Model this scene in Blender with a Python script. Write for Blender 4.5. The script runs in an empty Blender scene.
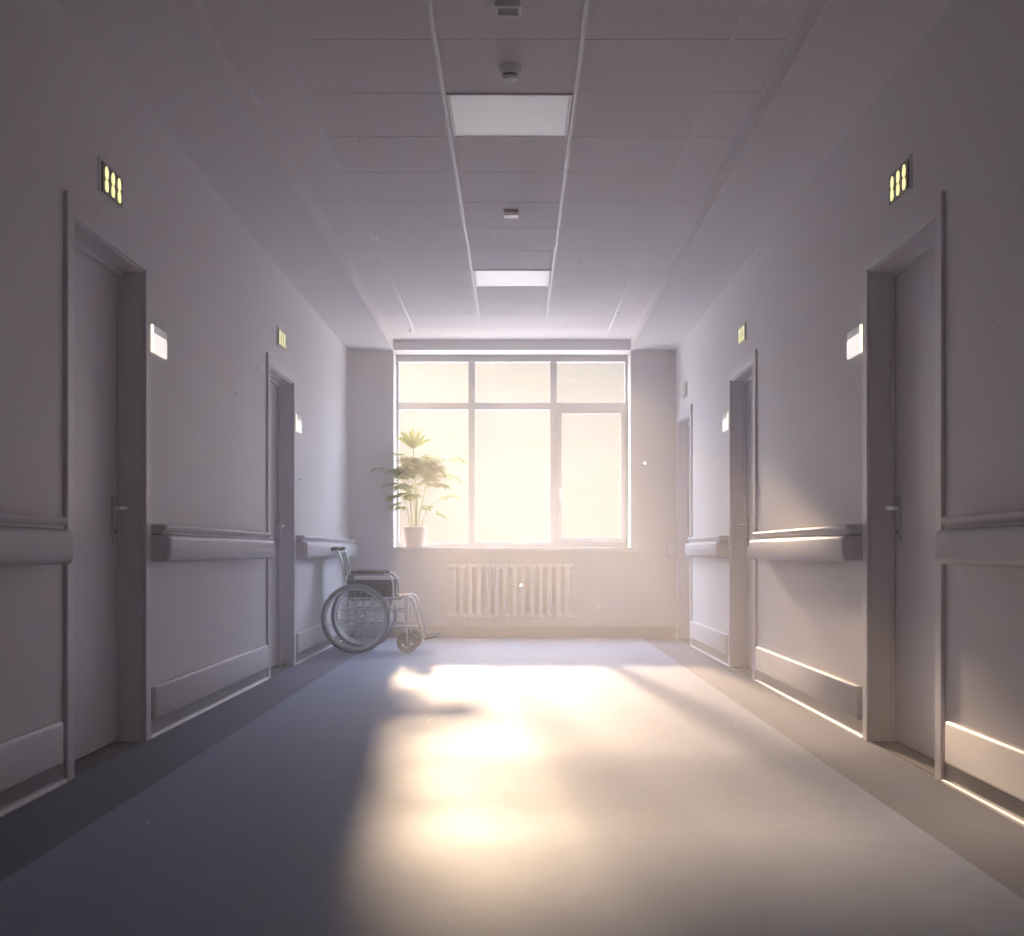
import bpy, bmesh, math, random
from mathutils import Vector, Matrix
scene = bpy.context.scene
C = scene.collection
PI = math.pi

# ---------------------------------------------------------------- camera
F = 1265.0                     # focal length in pixels of the 1024 px wide frame
CX, CZ = 0.044, 0.84           # camera position (x, height); it looks along +Y
cam_d = bpy.data.cameras.new('camera')
cam = bpy.data.objects.new('camera', cam_d); C.objects.link(cam)
cam.location = (CX, 0, CZ); cam.rotation_euler = (PI/2, 0, 0)
cam_d.sensor_width = 36; cam_d.sensor_fit = 'HORIZONTAL'; cam_d.lens = F/1024*36
cam_d.shift_x = -4.5/1024; cam_d.shift_y = 84/1024
cam_d.clip_start = 0.02; cam_d.clip_end = 200
scene.camera = cam

# ---------------------------------------------------------------- sky
SUN_S, SUN_E = 0.096, 0.285     # sunbeam drift to the right and drop per metre along the corridor
w = bpy.data.worlds.new('sky'); scene.world = w; w.use_nodes = True
nt = w.node_tree; nt.nodes.clear()
N = nt.nodes.new; L = nt.links.new
tc = N('ShaderNodeTexCoord'); sep = N('ShaderNodeSeparateXYZ'); L(tc.outputs['Generated'], sep.inputs[0])
ramp = N('ShaderNodeValToRGB'); L(sep.outputs['Z'], ramp.inputs[0])
el = ramp.color_ramp.elements
el[0].position = 0.0; el[0].color = (0.51, 0.45, 0.395, 1)
el[1].position = 1.0; el[1].color = (4.8, 5.9, 7.9, 1)
for p, c in ((0.06, (0.53, 0.475, 0.42, 1)), (0.15, (0.55, 0.51, 0.47, 1)), (0.26, (5.6, 6.3, 7.9, 1)), (0.5, (7.2, 8.2, 10.2, 1))):
    e = el.new(p); e.color = c
gr = N('ShaderNodeMath'); gr.operation = 'LESS_THAN'; gr.inputs[1].default_value = -0.02; L(sep.outputs['Z'], gr.inputs[0])
mixg = N('ShaderNodeMixRGB'); L(gr.outputs[0], mixg.inputs[0]); L(ramp.outputs[0], mixg.inputs[1]); mixg.inputs[2].default_value = (3.7, 3.4, 3.4, 1)
# thin cloud streaks
mp = N('ShaderNodeMapping'); mp.inputs['Scale'].default_value = (5, 5, 26); L(tc.outputs['Generated'], mp.inputs[0])
nz = N('ShaderNodeTexNoise'); nz.inputs['Scale'].default_value = 1.6; nz.inputs['Detail'].default_value = 4; L(mp.outputs[0], nz.inputs['Vector'])
cr = N('ShaderNodeMapRange'); cr.inputs['From Min'].default_value = .3; cr.inputs['From Max'].default_value = .7
cr.inputs['To Min'].default_value = .93; cr.inputs['To Max'].default_value = 1.05; L(nz.outputs['Fac'], cr.inputs['Value'])
mul = N('ShaderNodeVectorMath'); mul.operation = 'SCALE'; L(mixg.outputs[0], mul.inputs[0]); L(cr.outputs[0], mul.inputs['Scale'])
# glow of haze around the sun
sdir = Vector((-SUN_S, 1, SUN_E)).normalized()
dt = N('ShaderNodeVectorMath'); dt.operation = 'DOT_PRODUCT'; L(tc.outputs['Generated'], dt.inputs[0]); dt.inputs[1].default_value = sdir
mx = N('ShaderNodeMath'); mx.operation = 'MAXIMUM'; mx.inputs[1].default_value = 0; L(dt.outputs['Value'], mx.inputs[0])
pw = N('ShaderNodeMath'); pw.operation = 'POWER'; pw.inputs[1].default_value = 140; L(mx.outputs[0], pw.inputs[0])
gl = N('ShaderNodeVectorMath'); gl.operation = 'SCALE'; gl.inputs[0].default_value = (1.2, .8, .5); L(pw.outputs[0], gl.inputs['Scale'])
add = N('ShaderNodeVectorMath'); add.operation = 'ADD'; L(mul.outputs[0], add.inputs[0]); L(gl.outputs[0], add.inputs[1])
bg = N('ShaderNodeBackground'); L(add.outputs[0], bg.inputs[0]); bg.inputs[1].default_value = 1.0
wo = N('ShaderNodeOutputWorld'); L(bg.outputs[0], wo.inputs[0])

# ---------------------------------------------------------------- sun
sd = bpy.data.lights.new('sun', 'SUN'); sun = bpy.data.objects.new('sun', sd); C.objects.link(sun)
sd.energy = 6.3; sd.color = (1.0, 0.71, 0.45); sd.angle = math.radians(2.6)
sun.rotation_euler = (-sdir).to_track_quat('-Z', 'Y').to_euler(); sun.location = (-3, 30, 9)

# ---------------------------------------------------------------- exposure
vs = scene.view_settings
vs.view_transform = 'Standard'; vs.look = 'None'; vs.gamma = 1; vs.use_curve_mapping = False
vs.exposure = 0.66
cy = scene.cycles
cy.max_bounces = 14; cy.diffuse_bounces = 9; cy.glossy_bounces = 4; cy.transparent_max_bounces = 12; cy.volume_bounces = 1
cy.use_denoising = True; cy.sample_clamp_indirect = 6

# ---------------------------------------------------------------- materials
def mat(name, col, rough=.5, metal=0, noise=0, nscale=30, bump=0, bscale=200, spec=.5, emis=None, estr=0, trans=0):
    m = bpy.data.materials.new(name); m.use_nodes = True
    t = m.node_tree; b = t.nodes['Principled BSDF']
    b.inputs['Base Color'].default_value = (*col, 1); b.inputs['Roughness'].default_value = rough
    b.inputs['Metallic'].default_value = metal; b.inputs['Specular IOR Level'].default_value = spec
    tcn = t.nodes.new('ShaderNodeTexCoord')
    if noise:
        n = t.nodes.new('ShaderNodeTexNoise'); n.inputs['Scale'].default_value = nscale; n.inputs['Detail'].default_value = 5
        t.links.new(tcn.outputs['Object'], n.inputs['Vector'])
        r = t.nodes.new('ShaderNodeMapRange'); r.inputs['To Min'].default_value = 1-noise; r.inputs['To Max'].default_value = 1+noise
        r.inputs['From Min'].default_value = .3; r.inputs['From Max'].default_value = .7
        t.links.new(n.outputs['Fac'], r.inputs['Value'])
        v = t.nodes.new('ShaderNodeVectorMath'); v.operation = 'SCALE'; v.inputs[0].default_value = col
        t.links.new(r.outputs[0], v.inputs['Scale']); t.links.new(v.outputs[0], b.inputs['Base Color'])
    if bump:
        n = t.nodes.new('ShaderNodeTexNoise'); n.inputs['Scale'].default_value = bscale; n.inputs['Detail'].default_value = 3
        t.links.new(tcn.outputs['Object'], n.inputs['Vector'])
        bm_ = t.nodes.new('ShaderNodeBump'); bm_.inputs['Strength'].default_value = bump; bm_.inputs['Distance'].default_value = .002
        t.links.new(n.outputs['Fac'], bm_.inputs['Height']); t.links.new(bm_.outputs[0], b.inputs['Normal'])
    if emis:
        b.inputs['Emission Color'].default_value = (*emis, 1); b.inputs['Emission Strength'].default_value = estr
    if trans:
        out = t.nodes['Material Output']; tr = t.nodes.new('ShaderNodeBsdfTranslucent'); tr.inputs[0].default_value = (*col, 1)
        ms = t.nodes.new('ShaderNodeMixShader'); ms.inputs[0].default_value = trans
        t.links.new(b.outputs[0], ms.inputs[1]); t.links.new(tr.outputs[0], ms.inputs[2]); t.links.new(ms.outputs[0], out.inputs[0])
    return m

M = {}
M['wall'] = mat('wall_paint', (.76, .735, .745), .55, noise=.015, nscale=3, bump=.12, bscale=260)
M['back_wall'] = mat('back_wall_paint', (.73, .69, .67), .6, noise=.015, nscale=3, bump=.12, bscale=260)
M['ceiling'] = mat('ceiling_tile', (.79, .74, .74), .85, noise=.02, nscale=60, bump=.3, bscale=320)
M['soffit'] = mat('soffit_paint', (.78, .745, .75), .7, noise=.01, nscale=4)
M['tee'] = mat('tee_bar_enamel', (.78, .74, .75), .45)
M['joint'] = mat('tile_joint', (.36, .34, .36), .9)
M['casing'] = mat('door_frame_enamel', (.72, .70, .73), .35, noise=.01, nscale=5)
M['leaf'] = mat('door_laminate', (.62, .60, .63), .32, noise=.015, nscale=8)
M['rail'] = mat('rail_vinyl', (.68, .66, .69), .5, spec=.35, bump=.08, bscale=500)
M['crash'] = mat('kick_rail_vinyl', (.70, .68, .70), .52, spec=.3, bump=.08, bscale=500)
M['cove'] = mat('cove_vinyl', (.30, .28, .29), .5, noise=.02, nscale=10)
M['bead'] = mat('cove_bead', (.74, .72, .72), .5, spec=.3)
M['white'] = mat('window_enamel', (.56, .54, .54), .4)
M['sill'] = mat('sill_laminate', (.70, .67, .66), .3)
M['chrome'] = mat('chrome', (.78, .78, .80), .18, metal=1)
M['steel'] = mat('brushed_steel', (.60, .59, .60), .35, metal=.5)
M['lever'] = mat('satin_lever', (.85, .84, .84), .3, metal=.35)
M['plastic'] = mat('white_plastic', (.86, .84, .83), .45)
M['dark_plastic'] = mat('dark_plastic', (.045, .045, .05), .5)
M['grille'] = mat('grey_grille', (.42, .42, .42), .7, bump=.4, bscale=900)
M['rubber'] = mat('rubber', (.12, .115, .12), .65)
M['grey_rim'] = mat('grey_tyre', (.24, .23, .25), .55)
M['black_vinyl'] = mat('black_vinyl', (.055, .052, .045), .6, spec=.25, bump=.2, bscale=350)
M['brown_pad'] = mat('brown_arm_pad', (.10, .06, .05), .5, bump=.2, bscale=300)
M['radiator'] = mat('radiator_enamel', (.78, .76, .74), .45)
M['pot'] = mat('pot_ceramic', (.66, .56, .50), .5, noise=.03, nscale=12)
M['soil'] = mat('potting_soil', (.07, .05, .035), .95, noise=.4, nscale=90, bump=1, bscale=90)
M['leafy'] = mat('palm_leaf', (.30, .34, .07), .5, noise=.15, nscale=14, trans=.24, spec=.2)
M['stalk'] = mat('palm_stalk', (.38, .40, .12), .5, noise=.1, nscale=20)
M['sign'] = mat('sign_plate', (.15, .165, .10), .35, noise=.1, nscale=40)
M['sign_mid'] = mat('paler_sign_plate', (.42, .42, .30), .4)  # paler plate colour for the two middle-distance signs
M['sign_back'] = mat('sign_backing', (.56, .55, .58), .3)
M['digit'] = mat('lit_digit', (.8, .8, .45), .4, emis=(.86, .78, .36), estr=.85)
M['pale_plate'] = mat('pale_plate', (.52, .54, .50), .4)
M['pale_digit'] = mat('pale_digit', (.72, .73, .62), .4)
M['lit_panel'] = mat('lit_panel', (.8, .78, .75), .4, emis=(.95, .84, .78), estr=.66)
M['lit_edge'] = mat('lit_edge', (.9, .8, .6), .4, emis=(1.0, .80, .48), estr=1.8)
M['panel_top'] = mat('panel_header', (.88, .86, .86), .3, emis=(.9, .88, .9), estr=.07)
M['diffuser'] = mat('light_diffuser', (.80, .79, .79), .35, emis=(1.0, .98, 1.0), estr=.04)
M['mote'] = mat('dust_fibre', (.98, .95, .88), .5, trans=.9)

# floor: pale sheet flooring with a darker border strip along both walls
def floor_mat():
    m = mat('sheet_flooring', (.40, .41, .47), .30, spec=.12)
    t = m.node_tree; b = t.nodes['Principled BSDF']; n_ = t.nodes.new; l_ = t.links.new
    tcn = n_('ShaderNodeTexCoord'); sp = n_('ShaderNodeSeparateXYZ'); l_(tcn.outputs['Object'], sp.inputs[0])
    ab = n_('ShaderNodeMath'); ab.operation = 'ABSOLUTE'; l_(sp.outputs['X'], ab.inputs[0])
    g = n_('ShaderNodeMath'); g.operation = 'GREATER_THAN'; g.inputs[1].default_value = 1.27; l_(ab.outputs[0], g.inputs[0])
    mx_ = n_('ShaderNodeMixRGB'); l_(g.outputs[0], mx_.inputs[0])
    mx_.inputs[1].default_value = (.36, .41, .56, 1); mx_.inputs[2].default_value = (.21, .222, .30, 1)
    n = n_('ShaderNodeTexNoise'); n.inputs['Scale'].default_value = 9; n.inputs['Detail'].default_value = 6; l_(tcn.outputs['Object'], n.inputs['Vector'])
    r = n_('ShaderNodeMapRange'); r.inputs['From Min'].default_value = .3; r.inputs['From Max'].default_value = .7
    r.inputs['To Min'].default_value = .96; r.inputs['To Max'].default_value = 1.04; l_(n.outputs['Fac'], r.inputs['Value'])
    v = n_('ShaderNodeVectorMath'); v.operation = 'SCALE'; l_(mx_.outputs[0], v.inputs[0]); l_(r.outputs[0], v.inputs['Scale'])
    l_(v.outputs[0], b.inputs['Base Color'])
    r2 = n_('ShaderNodeMapRange'); r2.inputs['From Min'].default_value = .3; r2.inputs['From Max'].default_value = .7
    r2.inputs['To Min'].default_value = .60; r2.inputs['To Max'].default_value = .63
    n2 = n_('ShaderNodeTexNoise'); n2.inputs['Scale'].default_value = 2.2; l_(tcn.outputs['Object'], n2.inputs['Vector'])
    l_(n2.outputs['Fac'], r2.inputs['Value']); l_(r2.outputs[0], b.inputs['Roughness'])
    n3 = n_('ShaderNodeTexNoise'); n3.inputs['Scale'].default_value = 14; n3.inputs['Detail'].default_value = 2; l_(tcn.outputs['Object'], n3.inputs['Vector'])
    bp = n_('ShaderNodeBump'); bp.inputs['Strength'].default_value = .0; bp.inputs['Distance'].default_value = .002
    l_(n3.outputs['Fac'], bp.inputs['Height']); l_(bp.outputs[0], b.inputs['Normal'])
    return m
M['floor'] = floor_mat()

def glass_mat():
    m = bpy.data.materials.new('window_glass'); m.use_nodes = True; t = m.node_tree; t.nodes.clear()
    o = t.nodes.new('ShaderNodeOutputMaterial'); a = t.nodes.new('ShaderNodeBsdfTransparent'); a.inputs[0].default_value = (.98, .98, .97, 1)
    g = t.nodes.new('ShaderNodeBsdfGlossy'); g.inputs['Roughness'].default_value = .02
    fr = t.nodes.new('ShaderNodeFresnel'); fr.inputs[0].default_value = 1.45
    x = t.nodes.new('ShaderNodeMixShader'); t.links.new(fr.outputs[0], x.inputs[0])
    t.links.new(a.outputs[0], x.inputs[1]); t.links.new(g.outputs[0], x.inputs[2]); t.links.new(x.outputs[0], o.inputs[0])
    return m
M['glass'] = glass_mat()

def haze_mat():
    m = bpy.data.materials.new('haze'); m.use_nodes = True; t = m.node_tree; t.nodes.clear()
    o = t.nodes.new('ShaderNodeOutputMaterial'); v = t.nodes.new('ShaderNodeVolumeScatter')
    v.inputs['Color'].default_value = (1, .94, .87, 1); v.inputs['Density'].default_value = .031; v.inputs['Anisotropy'].default_value = .55
    t.links.new(v.outputs[0], o.inputs['Volume'])
    return m
M['haze'] = haze_mat()

# ---------------------------------------------------------------- mesh helpers
def BM(): return bmesh.new()
def abox(bm, x0, x1, y0, y1, z0, z1, bev=0, seg=2):
    r = bmesh.ops.create_cube(bm, size=1)
    vs_ = r['verts']
    for v in vs_:
        v.co = Vector(((x0+x1)/2+v.co.x*(x1-x0), (y0+y1)/2+v.co.y*(y1-y0), (z0+z1)/2+v.co.z*(z1-z0)))
    if bev:
        es = list({e for v in vs_ for e in v.link_edges})
        bmesh.ops.bevel(bm, geom=es, offset=bev, segments=seg, affect='EDGES', profile=.5, clamp_overlap=True)
def prism_y(bm, prof, y0, y1):
    """closed profile of (x, z) swept from y0 to y1"""
    a = [bm.verts.new((x, y0, z)) for x, z in prof]; b = [bm.verts.new((x, y1, z)) for x, z in prof]
    n = len(prof)
    for i in range(n):
        bm.faces.new((a[i], a[(i+1) % n], b[(i+1) % n], b[i]))
    bm.faces.new(a[::-1]); bm.faces.new(b)
def tube(bm, pts, r, seg=10, smooth=0, closed=False, caps=True):
    pts = [Vector(p) for p in pts]
    if smooth:
        out = []; n = len(pts)
        rng = range(n) if closed else range(n-1)
        for i in rng:
            p0 = pts[(i-1) % n] if (closed or i > 0) else pts[0]
            p1 = pts[i]; p2 = pts[(i+1) % n]; p3 = pts[(i+2) % n] if (closed or i+2 < n) else pts[-1]
            for k in range(smooth):
                u = k/smooth
                out.append(.5*((2*p1)+(p2-p0)*u+(2*p0-5*p1+4*p2-p3)*u*u+(3*p1-p0-3*p2+p3)*u**3))
        if not closed: out.append(pts[-1])
        pts = out
    n = len(pts); rings = []; up = None
    for i, p in enumerate(pts):
        if closed: t = (pts[(i+1) % n]-pts[i-1]).normalized()
        else: t = (pts[min(i+1, n-1)]-pts[max(i-1, 0)]).normalized()
        if up is None:
            up = Vector((0, 0, 1)) if abs(t.z) < .9 else Vector((1, 0, 0))
        up = (up - t*up.dot(t)).normalized(); s = t.cross(up)
        if not isinstance(r, (list, tuple)): rr = r
        elif len(r) == 2: rr = r[0]+(r[1]-r[0])*i/max(1, n-1)
        else: rr = r[i]
        rings.append([bm.verts.new(p+(up*math.cos(2*PI*k/seg)+s*math.sin(2*PI*k/seg))*rr) for k in range(seg)])
    for i in range(n if closed else n-1):
        a, b = rings[i], rings[(i+1) % n]
        for k in range(seg):
            bm.faces.new((a[k], a[(k+1) % seg], b[(k+1) % seg], b[k]))
    if not closed and caps:
        bm.faces.new(rings[0][::-1]); bm.faces.new(rings[-1])
def lathe(bm, prof, c, axis='Z', seg=40, caps=True):
    """profile of (radius, height) turned about an axis through c"""
    rings = []
    for r, h in prof:
        ring = []
        for k in range(seg):
            a = 2*PI*k/seg; u, v = r*math.cos(a), r*math.sin(a)
            d = (u, v, h) if axis == 'Z' else (u, h, v)
            ring.append(bm.verts.new((c[0]+d[0], c[1]+d[1], c[2]+d[2])))
        rings.append(ring)
    for a, b in zip(rings, rings[1:]):
        for k in range(seg): bm.faces.new((a[k], a[(k+1) % seg], b[(k+1) % seg], b[k]))
    if caps:
        bm.faces.new(rings[0][::-1]); bm.faces.new(rings[-1])
def obj(name, bm, m, parent=None, smooth=None):
    bmesh.ops.recalc_face_normals(bm, faces=bm.faces)
    me = bpy.data.meshes.new(name); bm.to_mesh(me); bm.free()
    for mm in (m if isinstance(m, list) else [m]): me.materials.append(mm)
    o = bpy.data.objects.new(name, me); C.objects.link(o)
    if parent: o.parent = parent
    if smooth:
        for p in me.polygons: p.use_smooth = True
        me.set_sharp_from_angle(angle=math.radians(smooth))
    return o
def empty(name, loc=(0, 0, 0)):
    o = bpy.data.objects.new(name, None); C.objects.link(o); o.location = loc; o.empty_display_size = .1; return o
def tag(o, label, cat, group=None, kind=None):
    o['label'] = label; o['category'] = cat
    if group: o['group'] = group
    if kind: o['kind'] = kind
    return o
def copy_tree(o, parent=None):
    c = o.copy(); C.objects.link(c)
    if parent: c.parent = parent
    for ch in list(o.children): copy_tree(ch, c)
    return c

# ---------------------------------------------------------------- the corridor shell
W = 1.61; Y0, YB = -3.6, 12.41; YW = 12.75; H = 2.82; HC = 2.92
RX = 1.163                                  # half width of the raised middle of the ceiling
DZ = 2.088                                  # top of the door openings
LD = [(4.69, 5.60), (8.43, 9.33)]
RD = [(4.69, 5.60), (8.30, 9.20), (11.33, 12.20)]
REC = .105                                   # depth of the door recess
TH = .30

bm = BM(); abox(bm, -W-TH, W+TH, Y0-.2, YW+.05, -.1, 0)
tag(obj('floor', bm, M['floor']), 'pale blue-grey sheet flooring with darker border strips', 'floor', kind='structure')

def side_wall(name, s, doors, label):
    bm = BM(); y = Y0-.2
    for a, b in doors:
        abox(bm, min(s*W, s*(W+TH)), max(s*W, s*(W+TH)), y, a, 0, H+.2)
        abox(bm, min(s*W, s*(W+TH)), max(s*W, s*(W+TH)), a, b, DZ, H+.2)
        abox(bm, min(s*(W+REC+.05), s*(W+TH)), max(s*(W+REC+.05), s*(W+TH)), a, b, 0, DZ)
        y = b
    abox(bm, min(s*W, s*(W+TH)), max(s*W, s*(W+TH)), y, YW+.05, 0, H+.2)
    tag(obj(name, bm, M['wall']), label, 'wall', kind='structure')
side_wall('wall_left', -1, LD, 'long grey corridor wall on the left with two recessed doors')
side_wall('wall_right', 1, RD, 'long grey corridor wall on the right crossed by sunlight')

SZ = .885                                   # bottom of the window opening
bm = BM()
abox(bm, -W, -RX, YB, YW+.05, 0, H+.2); abox(bm, RX, W, YB, YW+.05, 0, H+.2)
abox(bm, -RX, RX, YB, YW+.05, 0, SZ-.03); abox(bm, -RX, RX, YB, YW+.05, H, H+.2)
tag(obj('wall_back', bm, M['back_wall']), 'end wall around the big window with radiator below', 'wall', kind='structure')
bm = BM(); abox(bm, -W, W, Y0-.2, Y0, 0, H+.2)
tag(obj('wall_front', bm, M['wall']), 'plain end wall behind the viewpoint', 'wall', kind='structure')

# ceiling: two low side strips, a raised middle of square tiles
PIT = .597; R0 = 5.135
rows = [R0+PIT*k for k in range(-14, 13)]
cols = [-RX, -.915, -.287, .311, .915, RX]
lights = {(1, 2), (7, 2)}
bm = BM()
abox(bm, -W, -RX, Y0, YB, H, H+.2); abox(bm, RX, W, Y0, YB, H, H+.2)
abox(bm, -RX, RX, Y0, YB, HC+.03, HC+.08)
ceil = tag(obj('ceiling', bm, M['soffit']), 'suspended ceiling of square tiles between two lower side strips', 'ceiling', kind='structure')
ys = [Y0]+[r for r in rows if Y0+.05 < r < YB-.05]+[YB]
bm = BM()
for a, b in zip(ys, ys[1:]):
    k = round((a-R0)/PIT)
    for i in range(5):
        if (k, i) in lights: continue
        abox(bm, cols[i]+.004, cols[i+1]-.004, a+.0035, b-.0035, HC, HC+.02)
obj('ceiling_tile', bm, M['ceiling'], ceil)
bm = BM()
for x in cols[1:-1]: abox(bm, x-.009, x+.009, Y0, YB, HC-.004, HC+.02)
for s in (-1, 1): abox(bm, min(s*RX, s*(RX-.018)), max(s*RX, s*(RX-.018)), Y0, YB, HC-.005, HC+.02)
for s in (-1, 1): abox(bm, min(s*(RX-.004), s*(RX+.022)), max(s*(RX-.004), s*(RX+.022)), Y0, YB, H-.005, H+.012)
obj('tee_bar', bm, M['tee'], ceil)
bm = BM()
for r in ys[1:-1]: abox(bm, -RX, RX, r-.0035, r+.0035, HC+.006, HC+.018)
obj('tile_joint', bm, M['joint'], ceil)
bm = BM(); abox(bm, -RX-.02, RX+.02, YB-.012, YB+.001, H, HC)
obj('end_fascia', bm, M['soffit'], ceil)

# baseboards: dark coved vinyl with a pale bead at the floor
def segs(doors, yend):
    out = []; y = Y0
    for a, b in doors:
        out.append((y, a-.075)); y = b+.075
    out.append((y, yend)); return out
for nm, s, doors in (('baseboard_left', -1, LD), ('baseboard_right', 1, RD)):
    bm = BM(); bd = BM()
    for a, b in segs(doors, YB):
        if b-a < .02: continue
        x = s*W
        prof = [(x, 0), (x-s*.012, 0), (x-s*.010, .012), (x-s*.006, .02), (x-s*.006, .085), (x-s*.004, .09), (x, .09)]
        prism_y(bm, prof, a, b)
        prism_y(bd, [(x-s*.006, 0), (x-s*.018, 0), (x-s*.017, .007), (x-s*.013, .012), (x-s*.006, .014)], a, b)
    o = tag(obj(nm, bm, M['cove']), 'dark vinyl skirting along the %s wall with a pale bead at the floor' % nm.split('_')[1], 'baseboard', kind='structure')
    obj('floor_bead', bd, M['bead'], o, 40)
bm = BM(); abox(bm, -W+.01, W-.01, YB-.014, YB, 0, .104, .004)
tag(obj('baseboard_back', bm, M['cove']), 'brownish skirting along the end wall below the radiator', 'baseboard', kind='structure')

# ---------------------------------------------------------------- doors
def make_door(n, s, a, b, label):
    root = empty('door_%d' % n, (s*W, (a+b)/2, 0))
    tag(root, label, 'door', kind='structure')
    def P(bmx, nm, m, par=root, sm=None):
        for v in bmx.verts: v.co -= root.location
        return obj(nm, bmx, m, par, sm)
    X = lambda d: s*(W-d)                      # d: distance out of the wall into the corridor
    def sb(bmx, d0, d1, y0, y1, z0, z1, bev=0):
        abox(bmx, min(X(d0), X(d1)), max(X(d0), X(d1)), y0, y1, z0, z1, bev)
    cw, ct = .072, .016
    bm = BM()                                   # casing on the wall face
    sb(bm, 0, ct, a-cw, a+.002, 0, DZ+cw, .004); sb(bm, 0, ct, b-.002, b+cw, 0, DZ+cw, .004); sb(bm, .0005, ct-.0005, a-.002, b+.002, DZ-.002, DZ+cw-.001, .004)
    P(bm, 'casing', M['casing'])
    bm = BM()                                   # lining of the recess
    sb(bm, 0, -REC-.045, a-.001, a+.012, 0, DZ); sb(bm, 0, -REC-.045, b-.012, b+.001, 0, DZ); sb(bm, 0, -REC-.045, a, b, DZ-.012, DZ+.001)
    sb(bm, -REC+.022, -REC+.002, a+.012, a+.027, 0, DZ-.012, .002); sb(bm, -REC+.022, -REC+.002, b-.027, b-.012, 0, DZ-.012, .002)
    sb(bm, -REC+.022, -REC+.002, a+.012, b-.012, DZ-.034, DZ-.012, .002)
    P(bm, 'jamb', M['casing'])
    bm = BM(); sb(bm, -REC, -REC-.042, a+.016, b-.016, .009, DZ-.016, .003)
    leaf = P(bm, 'door_leaf', M['leaf'])
    bm = BM(); sb(bm, -.001, -REC-.04, a+.012, b-.012, .0005, .004)
    P(bm, 'threshold', M['rubber'])
    # handle: tall narrow escutcheon and a lever
    yh = b-.085
    h = empty('door_handle', (0, 0, 0)); h.parent = root
    bm = BM(); sb(bm, -REC, -REC+.009, yh-.02, yh+.02, .885, 1.085, .004)
    P(bm, 'escutcheon', M['steel'], h)
    bm = BM()
    tube(bm, [(X(-REC+.006), yh, 1.03), (X(-REC+.045), yh, 1.03), (X(-REC+.058), yh-.012, 1.03), (X(-REC+.06), yh-.04, 1.03), (X(-REC+.06), yh-.125, 1.028)], .0095, 12, 4)
    P(bm, 'lever', M['lever'], h, 50)
    bm = BM(); lathe(bm, [(.0085, 0), (.0085, .004)], (0, 0, 0), 'Z', 20)
    for v in bm.verts: v.co = Vector((X(-REC+.009)-s*v.co.z, yh+v.co.x, .93+v.co.y))
    P(bm, 'keyhole', M['dark_plastic'], h)
    return root
make_door(1, -1, *LD[0], 'tall grey door nearest on the left wall, in shadow')
make_door(2, -1, *LD[1], 'farther grey door on the left wall, beside the wheelchair')
make_door(3, 1, *RD[0], 'tall grey door nearest on the right wall')
make_door(4, 1, *RD[1], 'middle door of the right wall with sunlit jamb')
make_door(5, 1, *RD[2], 'farthest door of the right wall, next to the window wall')

# ---------------------------------------------------------------- window
def at(x, y, d): return (CX+(x-516.5)*d/F, CZ+(552-y)*d/F)
wd = empty('window_1', (0, YW-.05, SZ)); tag(wd, 'large six-pane white window filling the end wall', 'window', kind='structure')
def WP(bmx, nm, m, par=wd, sm=None):
    for v in bmx.verts: v.co -= wd.location
    return obj(nm, bmx, m, par, sm)
px = lambda x: at(x, 0, YW-.03)[0]; pz = lambda y: at(0, y, YW-.03)[1]
ya, yb = YW-.03, YW+.04
xL, xR, zT, zB = -RX, RX, H, SZ-.03
m1 = (px(468.2), px(475.1)); m2 = (px(550), px(556.9)); g0, g1 = px(398.9), px(624.8)
t0_, t1_ = pz(409.7), pz(402.5); zt, zb = pz(361.8), pz(542.3)
bm = BM()
abox(bm, xL, g0, ya, yb, zB, zT, .004); abox(bm, g1, xR, ya, yb, zB, zT, .004)
abox(bm, xL, xR, ya+.001, yb-.001, zt, zT, .004); abox(bm, xL, xR, ya+.001, yb-.001, zB, zb, .004)
abox(bm, m1[0], m1[1], ya+.002, yb-.002, zB, zT, .004); abox(bm, m2[0], m2[1], ya+.002, yb-.002, zB, zT, .004)
abox(bm, xL, xR, ya+.003, yb-.003, t0_, t1_, .004)
WP(bm, 'window_frame', M['white'])
s0, s1, sz0, sz1 = px(561.6), px(620.8), pz(537.8), pz(413.7)
bm = BM()
abox(bm, m2[1]-.004, s0, ya-.014, ya+.03, zb-.004, t0_+.004, .004); abox(bm, s1, g1+.004, ya-.014, ya+.03, zb-.004, t0_+.004, .004)
abox(bm, m2[1], g1, ya-.013, ya+.029, zb-.004, sz0, .004); abox(bm, m2[1], g1, ya-.013, ya+.029, sz1, t0_+.004, .004)
sash = WP(bm, 'window_sash', M['white'])
bm = BM(); abox(bm, s0-.028, s0-.008, ya-.022, ya-.013, 1.42, 1.48, .002); tube(bm, [(s0-.018, ya-.02, 1.45), (s0-.018, ya-.045, 1.45), (s0-.018, ya-.05, 1.44), (s0-.018, ya-.05, 1.35)], .007, 10, 3)
WP(bm, 'sash_handle', M['plastic'], sash, 50)
for (x0, x1, z0, z1) in ((g0, m1[0], t1_, zt), (m1[1], m2[0], t1_, zt), (m2[1], g1, t1_, zt), (g0, m1[0], zb, t0_), (m1[1], m2[0], zb, t0_), (s0, s1, sz0, sz1)):
    bm = BM(); y = YW+.002; v = [bm.verts.new(p) for p in ((x0-.005, y, z0-.005), (x1+.005, y, z0-.005), (x1+.005, y, z1+.005), (x0-.005, y, z1+.005))]; bm.faces.new(v)
    WP(bm, 'window_pane', M['glass'])
bm = BM(); abox(bm, -RX-.075, RX+.075, YB-.055, YB-.001, SZ-.04, SZ, .006); abox(bm, -RX+.001, RX-.001, YB-.02, ya+.001, SZ-.039, SZ-.0005)
WP(bm, 'window_sill', M['sill'])

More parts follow.
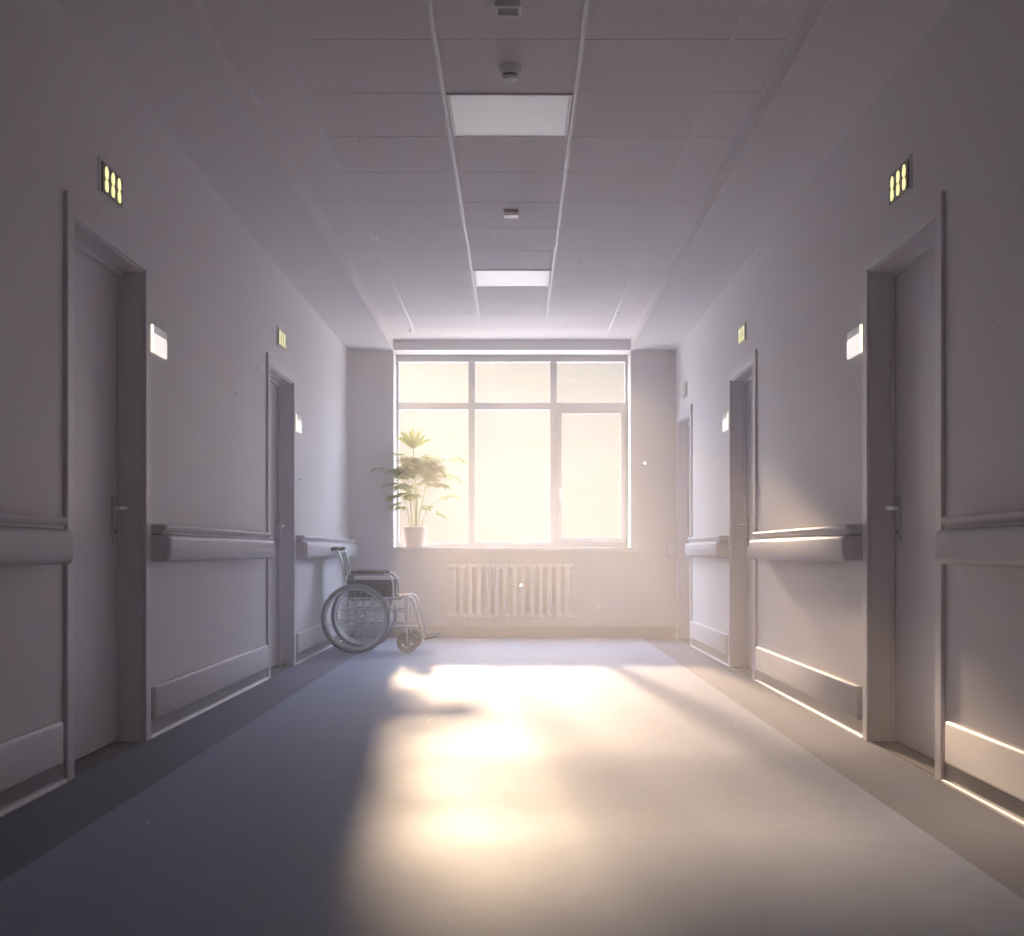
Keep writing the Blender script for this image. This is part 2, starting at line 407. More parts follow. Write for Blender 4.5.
# ---------------------------------------------------------------- handrails and kick rails
def handrail(s, a, b, label, caps=(True, True)):
    root = tag(empty('handrail', (s*W, (a+b)/2, 0)), label, 'handrail', 'wall handrails at waist height')
    def P(bmx, nm, m, sm=40):
        for v in bmx.verts: v.co -= root.location
        return obj(nm, bmx, m, root, sm)
    X = lambda d: s*(W-d*1.1)
    body = [(.0, .797), (.066, .797), (.078, .800), (.086, .808), (.090, .822), (.091, .86), (.090, .895), (.086, .908), (.078, .915), (.066, .918), (.0, .918)]
    lip = [(.0, .921), (.058, .921), (.058, .930), (.064, .936), (.071, .944), (.073, .952), (.070, .960), (.062, .965), (.0, .967)]
    e = .018
    bm = BM(); prism_y(bm, [(X(d), z) for d, z in body], a+e, b-e); P(bm, 'bumper', M['rail'])
    bm = BM(); prism_y(bm, [(X(d), z) for d, z in lip], a+e, b-e); P(bm, 'grip', M['rail'])
    bm = BM(); prism_y(bm, [(X(d), z) for d, z in ((0, .915), (.05, .915), (.05, .924), (0, .924))], a+e*2, b-e*2); P(bm, 'channel', M['cove'])
    for y0, y1 in ((a, a+e+.002), (b-e-.002, b)):
        bm = BM()
        near = y0 == a
        for prof in (body, lip):
            k = 3
            n = len(prof); cz = sum(z for _, z in prof)/n
            rings = []
            for q in range(k+1):
                u = q/k; sc_ = 1-.22*(1-math.sqrt(max(0, 1-(1-u)**2))) if near else 1-.22*(1-math.sqrt(max(0, 1-u**2)))
                yy = y0+(y1-y0)*u
                rings.append([bm.verts.new((X(d*sc_ if d else 0), yy, cz+(z-cz)*(sc_*.5+.5))) for d, z in prof])
            for r1, r2 in zip(rings, rings[1:]):
                for i in range(n): bm.faces.new((r1[i], r1[(i+1) % n], r2[(i+1) % n], r2[i]))
            bm.faces.new(rings[0]); bm.faces.new(rings[-1][::-1])
        P(bm, 'end_cap', M['rail'], 30)
    return root
def kickrail(s, a, b, label):
    bm = BM(); X = lambda d: s*(W-d*1.1)
    prof = [(.0, .079), (.018, .079), (.024, .084), (.026, .092), (.026, .220), (.024, .228), (.018, .233), (0, .233)]
    n = len(prof); rings = []
    for y, q in ((a, .6), (a+.004, .88), (a+.012, 1), (b-.012, 1), (b-.004, .88), (b, .6)):
        rings.append([bm.verts.new((X(d*q), y, .156+(z-.156)*(.9+.1*q))) for d, z in prof])
    for r1, r2 in zip(rings, rings[1:]):
        for i in range(n): bm.faces.new((r1[i], r1[(i+1) % n], r2[(i+1) % n], r2[i]))
    bm.faces.new(rings[0]); bm.faces.new(rings[-1][::-1])
    o = obj('kick_rail', bm, M['crash'], None, 35)
    return tag(o, label, 'kick rail', 'low kick rails above the skirting')
for s, a, b, lh, lk in (
    (-1, -2.5, 4.46, 'grey handrail cut by the left edge of the photo, before the nearest left door', 'low kick rail cut by the left edge of the photo'),
    (-1, 5.69, 8.14, 'grey handrail on the left wall between its two doors', 'low kick rail on the left wall between its two doors'),
    (-1, 9.42, 12.38, 'far grey handrail on the left wall behind the wheelchair', 'low kick rail on the left wall behind the wheelchair wheels'),
    (1, -2.5, 4.45, 'grey handrail cut by the right edge of the photo, before the nearest right door', 'low kick rail cut by the right edge of the photo'),
    (1, 5.70, 8.00, 'sunlit handrail on the right wall between the nearest and middle doors', 'sunlit low kick rail between the nearest and middle right doors'),
    (1, 9.30, 11.03, 'short pale handrail on the right wall between the middle and farthest doors', 'short low kick rail between the middle and farthest right doors')):
    handrail(s, a, b, lh)
    kickrail(s, a+.02 if a > 0 else a, {4.46: 4.55, 4.45: 4.55, 8.14: 8.30, 8.00: 8.15, 11.03: 11.2}.get(b, b), lk)
handrail(1, 12.285, 12.40, 'stub of handrail in the far right corner beside the farthest door')

# ---------------------------------------------------------------- numbered signs above the doors
def lobe(bm, cy, cz, w, h, x, s, pinch):
    """rounded stroke lobe in the wall plane"""
    n = 20; a = []; b = []
    for k in range(n):
        t = 2*PI*k/n; c, d = math.cos(t), math.sin(t)
        yy = cy+w/2*math.copysign(abs(c)**.6, c); zz = cz+h/2*math.copysign(abs(d)**.9, d)
        if pinch and d*pinch > 0: yy = cy+(yy-cy)*(1-.45*abs(d)**2)
        a.append(bm.verts.new((x, yy, zz))); b.append(bm.verts.new((x-s*.003, yy, zz)))
    for k in range(n): bm.faces.new((a[k], a[(k+1) % n], b[(k+1) % n], b[k]))
    bm.faces.new(a); bm.faces.new(b[::-1])
def number_sign(s, yc, zc, wy, hz, label, lit=2):
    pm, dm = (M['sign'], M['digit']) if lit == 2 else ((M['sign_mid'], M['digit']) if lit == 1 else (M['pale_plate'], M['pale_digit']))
    root = tag(empty('number_sign', (s*W, yc, zc)), label, 'sign', 'lit number signs above the doors')
    def P(bmx, nm, m, par=root):
        for v in bmx.verts: v.co -= root.location
        return obj(nm, bmx, m, par)
    X = lambda d: s*(W-d)
    bm = BM(); abox(bm, min(X(0), X(.004)), max(X(0), X(.004)), yc-wy/2-.032, yc+wy/2+.004, zc-hz/2-.012, zc+hz/2+.014, .002); P(bm, 'backing', M['sign_back'])
    bm = BM(); abox(bm, min(X(.003), X(.010)), max(X(.003), X(.010)), yc-wy/2, yc+wy/2, zc-hz/2, zc+hz/2, .002); pl = P(bm, 'sign_plate', pm)
    for k in (-1, 0, 1):
        bm = BM(); yy = yc+k*wy*.315
        lobe(bm, yy, zc+hz*.215, wy*.165, hz*.43, X(.009), s, 1)
        lobe(bm, yy, zc-hz*.225, wy*.165, hz*.40, X(.009), s, 0)
        P(bm, 'digit', dm, pl)
    return root
number_sign(-1, 5.155, 2.335, .255, .118, 'green-yellow lit 888 number sign above the nearest left door')
number_sign(-1, 8.88, 2.335, .27, .118, 'small lit number sign above the farther left door', 1)
number_sign(1, 5.16, 2.345, .255, .118, 'green-yellow lit 888 number sign above the nearest right door')
number_sign(1, 8.75, 2.345, .26, .118, 'small lit number sign above the middle right door', 1)
number_sign(1, 11.75, 2.345, .25, .118, 'faint pale number sign above the farthest right door', 0)

# ---------------------------------------------------------------- lit plates beside the doors
def lit_plate(s, y0, label):
    wy, z0, z1 = .235, 1.745, 1.868
    root = tag(empty('lit_door_plate', (s*W, y0+wy/2, z0)), label, 'light', 'lit plates beside the doors')
    def P(bmx, nm, m):
        for v in bmx.verts: v.co -= root.location
        return obj(nm, bmx, m, root)
    X = lambda d: s*(W-d)
    def sb(bmx, d0, d1, ya_, yb_, za, zb_, bev=.0015): abox(bmx, min(X(d0), X(d1)), max(X(d0), X(d1)), ya_, yb_, za, zb_, bev)
    bm = BM(); sb(bm, 0, .004, y0-.002, y0+wy-.004, z0-.004, z1+.003); P(bm, 'back_plate', M['steel'])
    bm = BM(); sb(bm, .004, .014, y0+.0125, y0+wy, z0, z1-.036); P(bm, 'lit_face', M['lit_panel'])
    bm = BM(); sb(bm, .004, .0135, y0+.0125, y0+wy, z1-.036, z1); P(bm, 'header', M['panel_top'])
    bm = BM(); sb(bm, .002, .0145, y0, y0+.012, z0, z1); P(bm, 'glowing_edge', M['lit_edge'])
lit_plate(-1, 5.705, 'glowing plate on the left wall beside the nearest left door')
lit_plate(-1, 9.43, 'small glowing plate beside the farther left door')
lit_plate(1, 5.71, 'glowing plate on the right wall beside the nearest right door')
lit_plate(1, 9.30, 'small glowing plate beside the middle right door')

# ---------------------------------------------------------------- ceiling fittings
for k, lab in ((1, 'larger square ceiling light panel, nearer of the two'), (7, 'smaller-looking ceiling light panel, farther, toward the window')):
    a = R0+PIT*k; b = a+PIT
    root = tag(empty('ceiling_light', (.012, (a+b)/2, HC)), lab, 'ceiling light', 'ceiling light panels')
    bm = BM()
    x = .287
    abox(bm, -x, -x+.016, a+.004, b-.004, HC-.008, HC+.025, .002); abox(bm, x-.016, x, a+.004, b-.004, HC-.008, HC+.025, .002)
    abox(bm, -x+.016, x-.016, a+.004, a+.014, HC-.008, HC+.025, .002); abox(bm, -x+.016, x-.016, b-.014, b-.004, HC-.008, HC+.025, .002)
    for v in bm.verts: v.co -= Vector((0, root.location.y, root.location.z))
    obj('light_frame', bm, M['tee'], root)
    bm = BM(); abox(bm, -x+.014, x-.014, a+.012, b-.012, HC-.004, HC+.02)
    for v in bm.verts: v.co -= Vector((0, root.location.y, root.location.z))
    obj('diffuser', bm, M['diffuser'], root)

c = (-.028+CX-.0, 5.42, HC)
root = tag(empty('smoke_detector', (.016, 5.42, HC)), 'round smoke detector with dark vent ring, just before the nearer light panel', 'smoke detector')
bm = BM(); lathe(bm, [(.052, 0), (.053, -.012), (.050, -.022), (.044, -.030), (.034, -.034)], (0, 0, 0)); obj('detector_base', bm, M['plastic'], root, 40)
bm = BM(); lathe(bm, [(.030, -.033), (.030, -.046)], (0, 0, 0)); obj('vent_ring', bm, M['dark_plastic'], root, 40)
bm = BM()
for k in range(12):
    t = 2*PI*k/12; p = Vector((math.cos(t), math.sin(t), 0))*.031
    tube(bm, [p+Vector((0, 0, -.033)), p+Vector((0, 0, -.046))], .001, 6)
obj('vent_rib', bm, M['plastic'], root)
bm = BM(); lathe(bm, [(.034, -.045), (.034, -.050), (.030, -.057), (.018, -.061), (.004, -.062)], (0, 0, 0)); obj('sensor_cap', bm, M['plastic'], root, 40)

root = tag(empty('ceiling_speaker', (.011, 4.80, HC)), 'square framed ceiling box cut near the top edge of the photo', 'speaker')
bm = BM(); abox(bm, -.048, .048, -.045, .045, -.022, 0, .004); obj('housing', bm, M['plastic'], root)
bm = BM()
for q in ((-.05, .05, -.048, -.037), (-.05, .05, .037, .048), (-.05, -.039, -.037, .037), (.039, .05, -.037, .037)): abox(bm, *q, -.03, -.02, .002)
obj('rim', bm, M['plastic'], root)
bm = BM(); abox(bm, -.04, .04, -.038, .038, -.026, -.021); obj('grille', bm, M['grille'], root)

root = tag(empty('ceiling_sensor', (.01, 7.72, HC)), 'small boxy ceiling sensor between the two light panels', 'sensor')
bm = BM(); abox(bm, -.045, .045, -.05, .045, -.03, 0, .004); obj('housing', bm, M['grille'], root)
bm = BM(); abox(bm, -.045, .045, -.06, -.048, -.04, -.022, .003); abox(bm, -.043, .043, -.05, .04, -.036, -.03, .002); obj('cover', bm, M['plastic'], root)

# ---------------------------------------------------------------- radiator
root = tag(empty('radiator', (-.02, YB-.07, .2)), 'cream sectional radiator with fourteen columns under the window', 'radiator')
NS = 14; x0, x1 = -.555, .555; st = (x1-x0)/(NS-1)
for k in range(NS):
    x = x0+st*k; bm = BM()
    for yy in (-.028, .024):
        pts = [(x, yy, z) for z in (.02, .06, .46, .50)]
        abox(bm, x-.021, x+.021, yy-.016, yy+.016, .012, .508, .010, 3)
    abox(bm, x-.033, x+.033, -.046, .042, 0, .045, .012, 3); abox(bm, x-.033, x+.033, -.046, .042, .475, .52, .012, 3)
    abox(bm, x-.004, x+.004, -.03, .03, .03, .49)
    obj('radiator_section', bm, M['radiator'], root, 40)
bm = BM()
for z in (.022, .498): tube(bm, [(x0-.04, 0, z), (x1+.045, 0, z)], .017, 14)
for z in (.022, .498):
    for s, xx in ((-1, x0-.045), (1, x1+.05)): tube(bm, [(xx-.012, 0, z), (xx+.012, 0, z)], .021, 6)
obj('header_pipe', bm, M['radiator'], root, 40)
for x in (x0+.13, x1-.13):
    for z in (.06, .44):
        bm = BM(); abox(bm, x-.012, x+.012, .01, .069, z, z+.015, .002); obj('bracket', bm, M['steel'], root)

# ---------------------------------------------------------------- potted palm on the sill
random.seed(11)
PX, PY = -.955, 12.52
root = tag(empty('potted_palm', (PX, PY, SZ)), 'feathery green palm in a beige pot on the left end of the window sill', 'potted plant')
bm = BM(); lathe(bm, [(.086, 0), (.090, .006), (.119, .185), (.124, .188), (.124, .203), (.117, .205), (.112, .19), (.105, .165)], (0, 0, .0005)); obj('pot', bm, M['pot'], root, 40)
bm = BM(); lathe(bm, [(.108, .15), (.107, .178), (.05, .186), (.01, .187)], (0, 0, 0), seg=30); obj('soil', bm, M['soil'], root, 60)
def leaflet(bm, p, d, up, ln, wd_, droop):
    d = d.normalized(); side = d.cross(up)
    if side.length < 1e-3: side = Vector((1, 0, 0))
    side.normalize(); nseg = 6; prev = None
    for i in range(nseg+1):
        u = i/nseg; c_ = p+d*ln*u+Vector((0, 0, -1))*droop*ln*u*u
        ww = wd_*(math.sin(PI*min(1, .08+u*.92))**.7)*(1-.2*u)
        if i == nseg: cur = (bm.verts.new(c_),)
        else:
            nrm = side.cross(d).normalized()
            cur = (bm.verts.new(c_-side*ww/2+nrm*ww*.18), bm.verts.new(c_), bm.verts.new(c_+side*ww/2+nrm*ww*.18))
        if prev:
            if len(cur) == 1:
                bm.faces.new((prev[0], prev[1], cur[0])); bm.faces.new((prev[1], prev[2], cur[0]))
            else:
                bm.faces.new((prev[0], prev[1], cur[1], cur[0])); bm.faces.new((prev[1], prev[2], cur[2], cur[1]))
        prev = cur
def frond(p, az, elev, ln, npairs, lf, wdt, droop=.5):
    bm = BM(); bs = BM()
    h = Vector((math.cos(az), math.sin(az), 0)); d0 = h*math.cos(elev)+Vector((0, 0, 1))*math.sin(elev)
    pts = []
    for i in range(13):
        u = i/12; pts.append(p+d0*ln*u+Vector((0, 0, -1))*droop*ln*u*u*.9)
    tube(bm, pts, (.0032, .001), 5)
    for i in range(npairs):
        u = .22+.76*i/(npairs-1); j = min(11, int(u*12)); f = u*12-j
        q = pts[j].lerp(pts[min(12, j+1)], f); t = (pts[min(12, j+1)]-pts[j]).normalized()
        sd_ = t.cross(Vector((0, 0, 1))).normalized(); upv = sd_.cross(t)
        s_l = lf*(.6+.55*math.sin(PI*min(1, u*.95)))*random.uniform(.85, 1.1)
        for s in (-1, 1):
            spread = .95-.55*u
            dd = t*(.7)+sd_*s*spread*1.15+upv*random.uniform(-.1, .2)
            leaflet(bm, q, dd, upv, s_l, wdt*random.uniform(.85, 1.15), random.uniform(.15, .5))
    leaflet(bm, pts[-1], (pts[-1]-pts[-2]), Vector((0, 0, 1)), lf*.75, wdt, .3)
    obj('frond', bm, M['leafy'], root, 60)
stems = []
def stem(pts, r):
    bm = BM(); tube(bm, pts, r, 8, 5); obj('stem', bm, M['stalk'], root, 60); stems.append([Vector(p) for p in pts])
stem([(0, 0, .17), (.004, -.004, .5), (-.01, -.01, .8), (-.02, -.02, .985)], (.009, .004))
stem([(-.03, .01, .17), (-.045, .0, .4), (-.085, -.02, .62)], (.007, .003))
stem([(-.045, -.02, .17), (-.075, -.05, .36), (-.10, -.09, .5)], (.006, .003))
stem([(.03, 0, .17), (.05, -.01, .38), (.10, -.02, .6), (.12, -.03, .78)], (.007, .003))
stem([(.045, .02, .17), (.085, -.02, .3), (.16, -.05, .42)], (.006, .003))
stem([(.015, -.03, .17), (.02, -.06, .5), (.035, -.07, .70)], (.007, .003))
stem([(-.015, .03, .17), (-.02, .03, .5), (-.04, .02, .75)], (.006, .003))
A = math.radians
# crown rosette at the top
for az, e in ((10, 35), (50, 62), (100, 80), (175, 40), (150, 62), (200, 58), (-20, 50), (-60, 55), (-100, 48), (-140, 50), (230, 35)):
    bm = BM(); h = Vector((math.cos(A(az)), math.sin(A(az))*.5, 0)); d = h*math.cos(A(e))+Vector((0, 0, 1))*math.sin(A(e))
    leaflet(bm, Vector((-.02, -.02, .98)), d, Vector((0, -1, .2)), random.uniform(.19, .26), .038, .14); obj('crown_leaf', bm, M['leafy'], root, 60)
fr = [
    # base, azimuth deg, elevation deg, length, pairs, leaflet length
    ((-.02, -.02, .86), 188, 35, .30, 9, .12), ((-.02, -.02, .84), -8, 34, .26, 9, .12), ((-.02, -.02, .80), -95, 30, .18, 8, .11),
    ((-.085, -.02, .62), 200, 48, .42, 11, .13), ((-.085, -.03, .62), 222, 62, .24, 9, .12), ((-.085, -.02, .58), 175, 25, .15, 7, .10),
    ((-.04, .0, .75), -110, 60, .22, 9, .12), ((-.04, .02, .72), 150, 40, .16, 8, .11),
    ((.12, -.03, .78), -12, 38, .40, 11, .13), ((.12, -.03, .76), -60, 55, .20, 9, .12), ((.12, -.03, .72), -5, 15, .30, 10, .12),
    ((.10, -.02, .62), -30, 45, .26, 10, .12), ((.035, -.07, .70), -75, 60, .20, 9, .12), ((.035, -.07, .66), -130, 35, .20, 9, .12),
    ((.035, -.07, .60), -35, 40, .24, 9, .12), ((.02, -.06, .55), -150, 42, .22, 9, .11), ((.02, -.05, .50), -100, 25, .16, 8, .10),
    ((.16, -.05, .42), -10, 42, .32, 10, .12), ((.12, -.04, .36), -14, 8, .15, 7, .08), ((.10, -.03, .34), -80, 45, .18, 8, .10),
    ((-.10, -.09, .50), 212, 20, .15, 8, .10), ((-.09, -.07, .44), 196, 10, .12, 7, .09), ((-.08, -.05, .38), 240, 30, .14, 7, .09),
    ((-.085, -.02, .66), 235, 50, .24, 9, .12), ((.05, -.02, .70), -50, 60, .24, 9, .12), ((0, -.02, .66), -120, 55, .24, 9, .12),
]
random.seed(23)
for k in range(26):
    b_ = random.choice([((.0, -.02, .72)), ((.06, -.02, .60)), ((-.05, -.02, .62)), ((.035, -.07, .66)), ((-.03, -.03, .52)), ((-.01, -.01, .80)), ((.10, -.03, .68))])
    fr.append(((b_[0], b_[1], b_[2]+random.uniform(-.12, .10)), random.choice([random.uniform(-50, 30), random.uniform(150, 235), random.uniform(-130, -50)]), random.uniform(25, 70), random.uniform(.18, .30), 9, .10))
for b_, az, e, ln, npr, lf in fr: frond(Vector(b_), A(az), A(e), ln*1.08, npr+1, lf*1.1, .026, .46)

# ---------------------------------------------------------------- wheelchair
WY0, WY1 = 10.47, 11.03
root = tag(empty('wheelchair', (-1.2, (WY0+WY1)/2, 0)), 'empty folding wheelchair with chrome frame parked against the left wall', 'wheelchair')
O = root.location.copy()
def P(bmx, nm, m, par=root, sm=45):
    for v in bmx.verts: v.co -= O
    return obj(nm, bmx, m, par, sm)
WX, WR = -1.288, .288
def big_wheel(y, out):
    wheel = empty('rear_wheel'); wheel.parent = root
    c = (WX, y, WR)
    circ = lambda r, yy, n=56: [(WX+r*math.cos(2*PI*k/n), yy, WR+r*math.sin(2*PI*k/n)) for k in range(n)]
    bm = BM(); tube(bm, circ(WR-.013, y), .013, 10, closed=True); P(bm, 'tyre', M['grey_rim'], wheel)
    bm = BM(); tube(bm, circ(WR-.031, y), .007, 8, closed=True); P(bm, 'wheel_rim', M['chrome'], wheel)
    bm = BM(); tube(bm, circ(WR-.045, y+out*.035), .0075, 8, closed=True)
    for k in range(6):
        a = 2*PI*k/6+.3; tube(bm, [(WX+(WR-.045)*math.cos(a), y+out*.035, WR+(WR-.045)*math.sin(a)), (WX+(WR-.03)*math.cos(a), y, WR+(WR-.03)*math.sin(a))], .004, 6)
    P(bm, 'hand_rim', M['chrome'], wheel)
    bm = BM()
    lathe(bm, [(.02, -.03), (.027, -.026), (.027, -.02), (.015, -.015), (.015, .015), (.027, .02), (.027, .026), (.02, .03)], c, 'Y', 20); P(bm, 'hub', M['chrome'], wheel)
    bm = BM()
    for k in range(28):
        a = 2*PI*k/28; s2 = 1 if k % 2 else -1; a2 = a+(.9 if (k//2) % 2 else -.9)
        tube(bm, [(WX+.024*math.cos(a2), y+s2*.022, WR+.024*math.sin(a2)), (WX+(WR-.032)*math.cos(a), y, WR+(WR-.032)*math.sin(a))], .0019, 5)
    P(bm, 'spoke', M['chrome'], wheel)
big_wheel(WY0, -1); big_wheel(WY1, 1)
bm = BM(); tube(bm, [(WX, WY0+.02, WR), (WX, WY1-.02, WR)], .011, 12); P(bm, 'axle', M['steel'])
FX = -.875                                     # caster post
for y in (WY0+.065, WY1-.065):
    bm = BM(); R_ = .0105
    # back post, seat rail, lower rail, front post, arm loop
    tube(bm, [(-1.455, y, .852), (-1.425, y, .80), (-1.388, y, .64), (-1.365, y, .50), (-1.360, y, .20)], R_, 12, 4)
    tube(bm, [(-1.37, y, .455), (-1.0, y, .458), (-.90, y, .472), (-.845, y, .468), (-.812, y, .43)], R_, 12, 3)
    tube(bm, [(-1.36, y, .222), (-.80, y, .222)], R_, 12)
    tube(bm, [(FX, y, .47), (FX, y, .19)], .012, 12)
    tube(bm, [(-1.365, y, .36), (FX, y, .345)], .007, 10)
    tube(bm, [(WX, y, .455), (WX, y, .222)], R_, 12)
    P(bm, 'side_frame', M['chrome'])
    bm = BM(); tube(bm, [(-1.375, y, .60), (-1.36, y, .652), (-1.32, y, .652), (-1.06, y, .652), (-1.01, y, .632), (-.985, y, .58), (-.98, y, .46)], .0095, 12, 4); P(bm, 'arm_tube', M['chrome'])
    bm = BM(); abox(bm, -1.335, -1.055, y-.024, y+.024, .658, .686, .01, 3); P(bm, 'arm_pad', M['brown_pad'])
    bm = BM(); abox(bm, -1.36, -1.0, y-.003, y+.003, .465, .60, .0025); P(bm, 'side_panel', M['black_vinyl'])
    bm = BM(); tube(bm, [(-1.452, y, .850), (-1.462, y, .864), (-1.478, y, .866), (-1.495, y, .862)], .0105, 12, 3)
    P(bm, 'handle_tube', M['chrome'])
    bm = BM(); g = [(-1.452-.0, y, .872), (-1.47, y, .874)]
    tube(bm, [(-1.440, y, .870), (-1.455, y, .870), (-1.475, y, .867), (-1.500, y, .860)], [.011, .016, .016, .015], 14)
    # leg rest
    bm2 = BM(); tube(bm2, [(-.845, y, .455), (-.815, y, .42), (-.785, y, .33), (-.755, y, .22), (-.725, y, .115)], .0095, 12, 4)
    tube(bm2, [(-.805, y+.012, .37), (-.78, y+.012, .28), (-.765, y+.012, .20)], .0085, 10)
    lg = P(bm2, 'leg_rest', M['chrome'])
    bm2 = BM(); yc = y+(.06 if y < 10.75 else -.06)
    abox(bm2, -.73, -.61, yc-.065, yc+.065, -.010, .010, .004)
    for v in bm2.verts:
        dx = v.co.x+.73; v.co.z += .118+dx*.16
    P(bm2, 'footplate', M['dark_plastic'], lg)
    P(bm, 'push_grip', M['rubber'])
    # caster
    cs = empty('front_caster'); cs.parent = root
    cc = (FX+.01, y, .088); n = 36
    bm = BM(); tube(bm, [(cc[0]+.074*math.cos(2*PI*k/n), y, cc[2]+.074*math.sin(2*PI*k/n)) for k in range(n)], .014, 10, closed=True); P(bm, 'tyre', M['rubber'], cs)
    bm = BM(); lathe(bm, [(.018, -.017), (.018, .017)], cc, 'Y', 20)
    tube(bm, [(cc[0]+.058*math.cos(2*PI*k/n), y, cc[2]+.058*math.sin(2*PI*k/n)) for k in range(n)], .006, 8, closed=True)
    for k in range(6):
        a = 2*PI*k/6; tube(bm, [(cc[0]+.015*math.cos(a), y, cc[2]+.015*math.sin(a)), (cc[0]+.06*math.cos(a), y, cc[2]+.06*math.sin(a))], .005, 8)
    P(bm, 'caster_wheel', M['dark_plastic'], cs)
    bm = BM()
    for s in (-1, 1):
        tube(bm, [(cc[0], y+s*.022, .085), (cc[0]-.003, y+s*.022, .165), (FX, y+s*.01, .182)], .0065, 8, 3)
    tube(bm, [(FX, y, .172), (FX, y, .20)], .014, 12); tube(bm, [(cc[0], y-.024, .088), (cc[0], y+.024, .088)], .005, 8)
    P(bm, 'fork', M['chrome'], cs)
# seat, back and cross brace
ya_, yb_ = WY0+.065, WY1-.065
bm = BM(); nx, ny = 8, 8
def sheet(bm, f, th, nx=8, ny=8):
    g = [[f(i/nx, j/ny) for j in range(ny+1)] for i in range(nx+1)]
    top = [[bm.verts.new(p) for p in r] for r in g]; bot = [[bm.verts.new(Vector(p)+th) for p in r] for r in g]
    for i in range(nx):
        for j in range(ny):
            bm.faces.new((top[i][j], top[i+1][j], top[i+1][j+1], top[i][j+1])); bm.faces.new((bot[i][j], bot[i][j+1], bot[i+1][j+1], bot[i+1][j]))
    for i in range(nx):
        for j in (0, ny):
            bm.faces.new((top[i][j], bot[i][j], bot[i+1][j], top[i+1][j]))
    for j in range(ny):
        for i in (0, nx):
            bm.faces.new((top[i][j], top[i][j+1], bot[i][j+1], bot[i][j]))
sheet(bm, lambda u, v: (-1.355+.42*u, ya_+(yb_-ya_)*v, .472+.012*u-.03*math.sin(PI*v)), Vector((0, 0, -.018)))
P(bm, 'seat', M['black_vinyl'])
bm = BM()
def bk(u, v):
    z = .50+.335*u; x = -1.365-.022*((z-.5)/.14) if z < .64 else -1.387-.06*((z-.64)/.2)
    return (x+.004-.03*math.sin(PI*v), ya_+(yb_-ya_)*v, z)
sheet(bm, bk, Vector((.014, 0, .002))); P(bm, 'backrest', M['black_vinyl'])
bm = BM()
for x in (-1.19, -1.15): pass
tube(bm, [(-1.20, ya_, .222), (-1.20, yb_, .45)], .011, 12); tube(bm, [(-1.165, yb_, .222), (-1.165, ya_, .45)], .011, 12)
tube(bm, [(-1.02, ya_, .222), (-1.02, yb_, .45)], .009, 12); tube(bm, [(-1.045, yb_, .222), (-1.045, ya_, .45)], .009, 12)
P(bm, 'cross_brace', M['steel'])

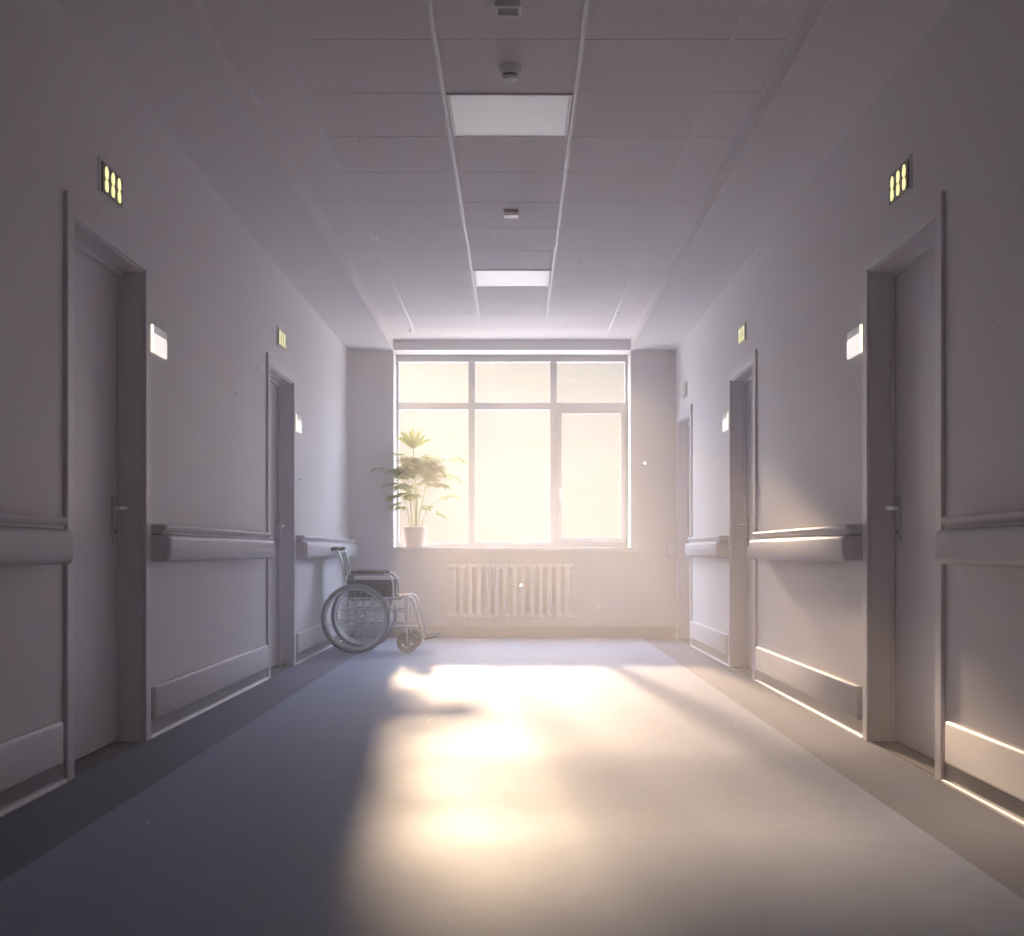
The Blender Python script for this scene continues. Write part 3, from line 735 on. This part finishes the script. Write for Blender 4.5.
# ---------------------------------------------------------------- dust motes drifting in the air
random.seed(5)
motes = [(2, 60, 4.4), (174, 56, 3.8), (377, 80, 3.4), (360, 141, 3.9), (376, 240, 4.2), (254, 287, 4.6), (197, 319, 4.4), (257, 368, 5), 
         (207, 642, 3.3), (175, 670, 3.0), (148, 823, 2.6), (287, 253, 4.4), (495, 237, 3.5), (418, 240, 5), (407, 218, 5.2), (977, 153, 3.2), (775, 240, 4.6),
         (1010, 242, 3.4), (837, 399, 4), (858, 378, 4.2), (809, 433, 5), (984, 475, 3.1), (976, 690, 3.1), (847, 67, 3.6), (868, 2, 3.2), (778, 15, 3.4),
         (650, 263, 6), (645, 463, 9.0), (670, 493, 8.2), (593, 556, 7.5), (598, 606, 7.4), (674, 511, 8), (560, 520, 8.6), (730, 548, 6.4), (450, 500, 9.6), (520, 585, 7.6), (486, 610, 8.4), (760, 255, 4.6), (555, 246, 5.5), (455, 345, 6.2), (393, 556, 7), (410, 330, 6),
         (910, 318, 4), (1000, 322, 3.6), (866, 498, 4.1), (71, 262, 4.2), (235, 393, 5), (120, 610, 4), (735, 725, 4.4), (580, 262, 5), (618, 312, 6),
         (350, 410, 6), (300, 480, 5.5), (640, 580, 7.2), (690, 130, 4.5), (310, 190, 4.2), (900, 560, 3.8), (430, 720, 4.2)]
mt_ = M['mote'].node_tree; rf_ = mt_.nodes.new('ShaderNodeBsdfRefraction'); rf_.inputs['Roughness'].default_value = .6; rf_.inputs['IOR'].default_value = 1.25
mxs = mt_.nodes.new('ShaderNodeMixShader'); mxs.inputs[0].default_value = .65
out_ = mt_.nodes['Material Output']; src_ = out_.inputs[0].links[0].from_socket
mt_.links.new(src_, mxs.inputs[1]); mt_.links.new(rf_.outputs[0], mxs.inputs[2]); mt_.links.new(mxs.outputs[0], out_.inputs[0])
for (x, y, d) in motes:
    X_, Z_ = at(x, y, d)
    ln = random.uniform(.006, .015)*d/4.6; th_ = random.uniform(.0020, .0030)*d/4.6
    v1 = Vector((random.gauss(0, 1), random.gauss(0, .6), random.gauss(0, 1))).normalized(); v2 = Vector((random.gauss(0, 1), random.gauss(0, 1), random.gauss(0, 1)))*.22*ln
    bm = BM(); pts_ = [-v1*ln/2, -v1*ln*.25+v2*.7, v2, v1*ln*.25+v2*.7, v1*ln/2]
    sd_ = v1.cross(Vector((random.uniform(-.3, .3), 1, random.uniform(-.3, .3)))).normalized()
    ra = [bm.verts.new(p+sd_*th_*q) for p, q in zip(pts_, (.25, .9, 1, .8, .2))]; rb = [bm.verts.new(p-sd_*th_*q+Vector((0, th_*.5, 0))) for p, q in zip(pts_, (.25, .9, 1, .8, .2))]
    for q in range(4): bm.faces.new((ra[q], ra[q+1], rb[q+1], rb[q]))
    o = obj('dust_mote', bm, M['mote']); o.location = (X_, d, Z_)
    tag(o, 'tiny pale dust fleck floating in the corridor air', 'dust', 'dust motes drifting in the corridor air')

# ---------------------------------------------------------------- haze filling the corridor air
bm = BM(); abox(bm, -W-.25, W+.25, Y0-.1, YW+.045, -.05, H+.15)
hz = obj('haze', bm, M['haze']); tag(hz, 'thin haze in the corridor air glowing where sun enters by the window', 'haze', kind='stuff')
hz.display_type = 'WIRE'
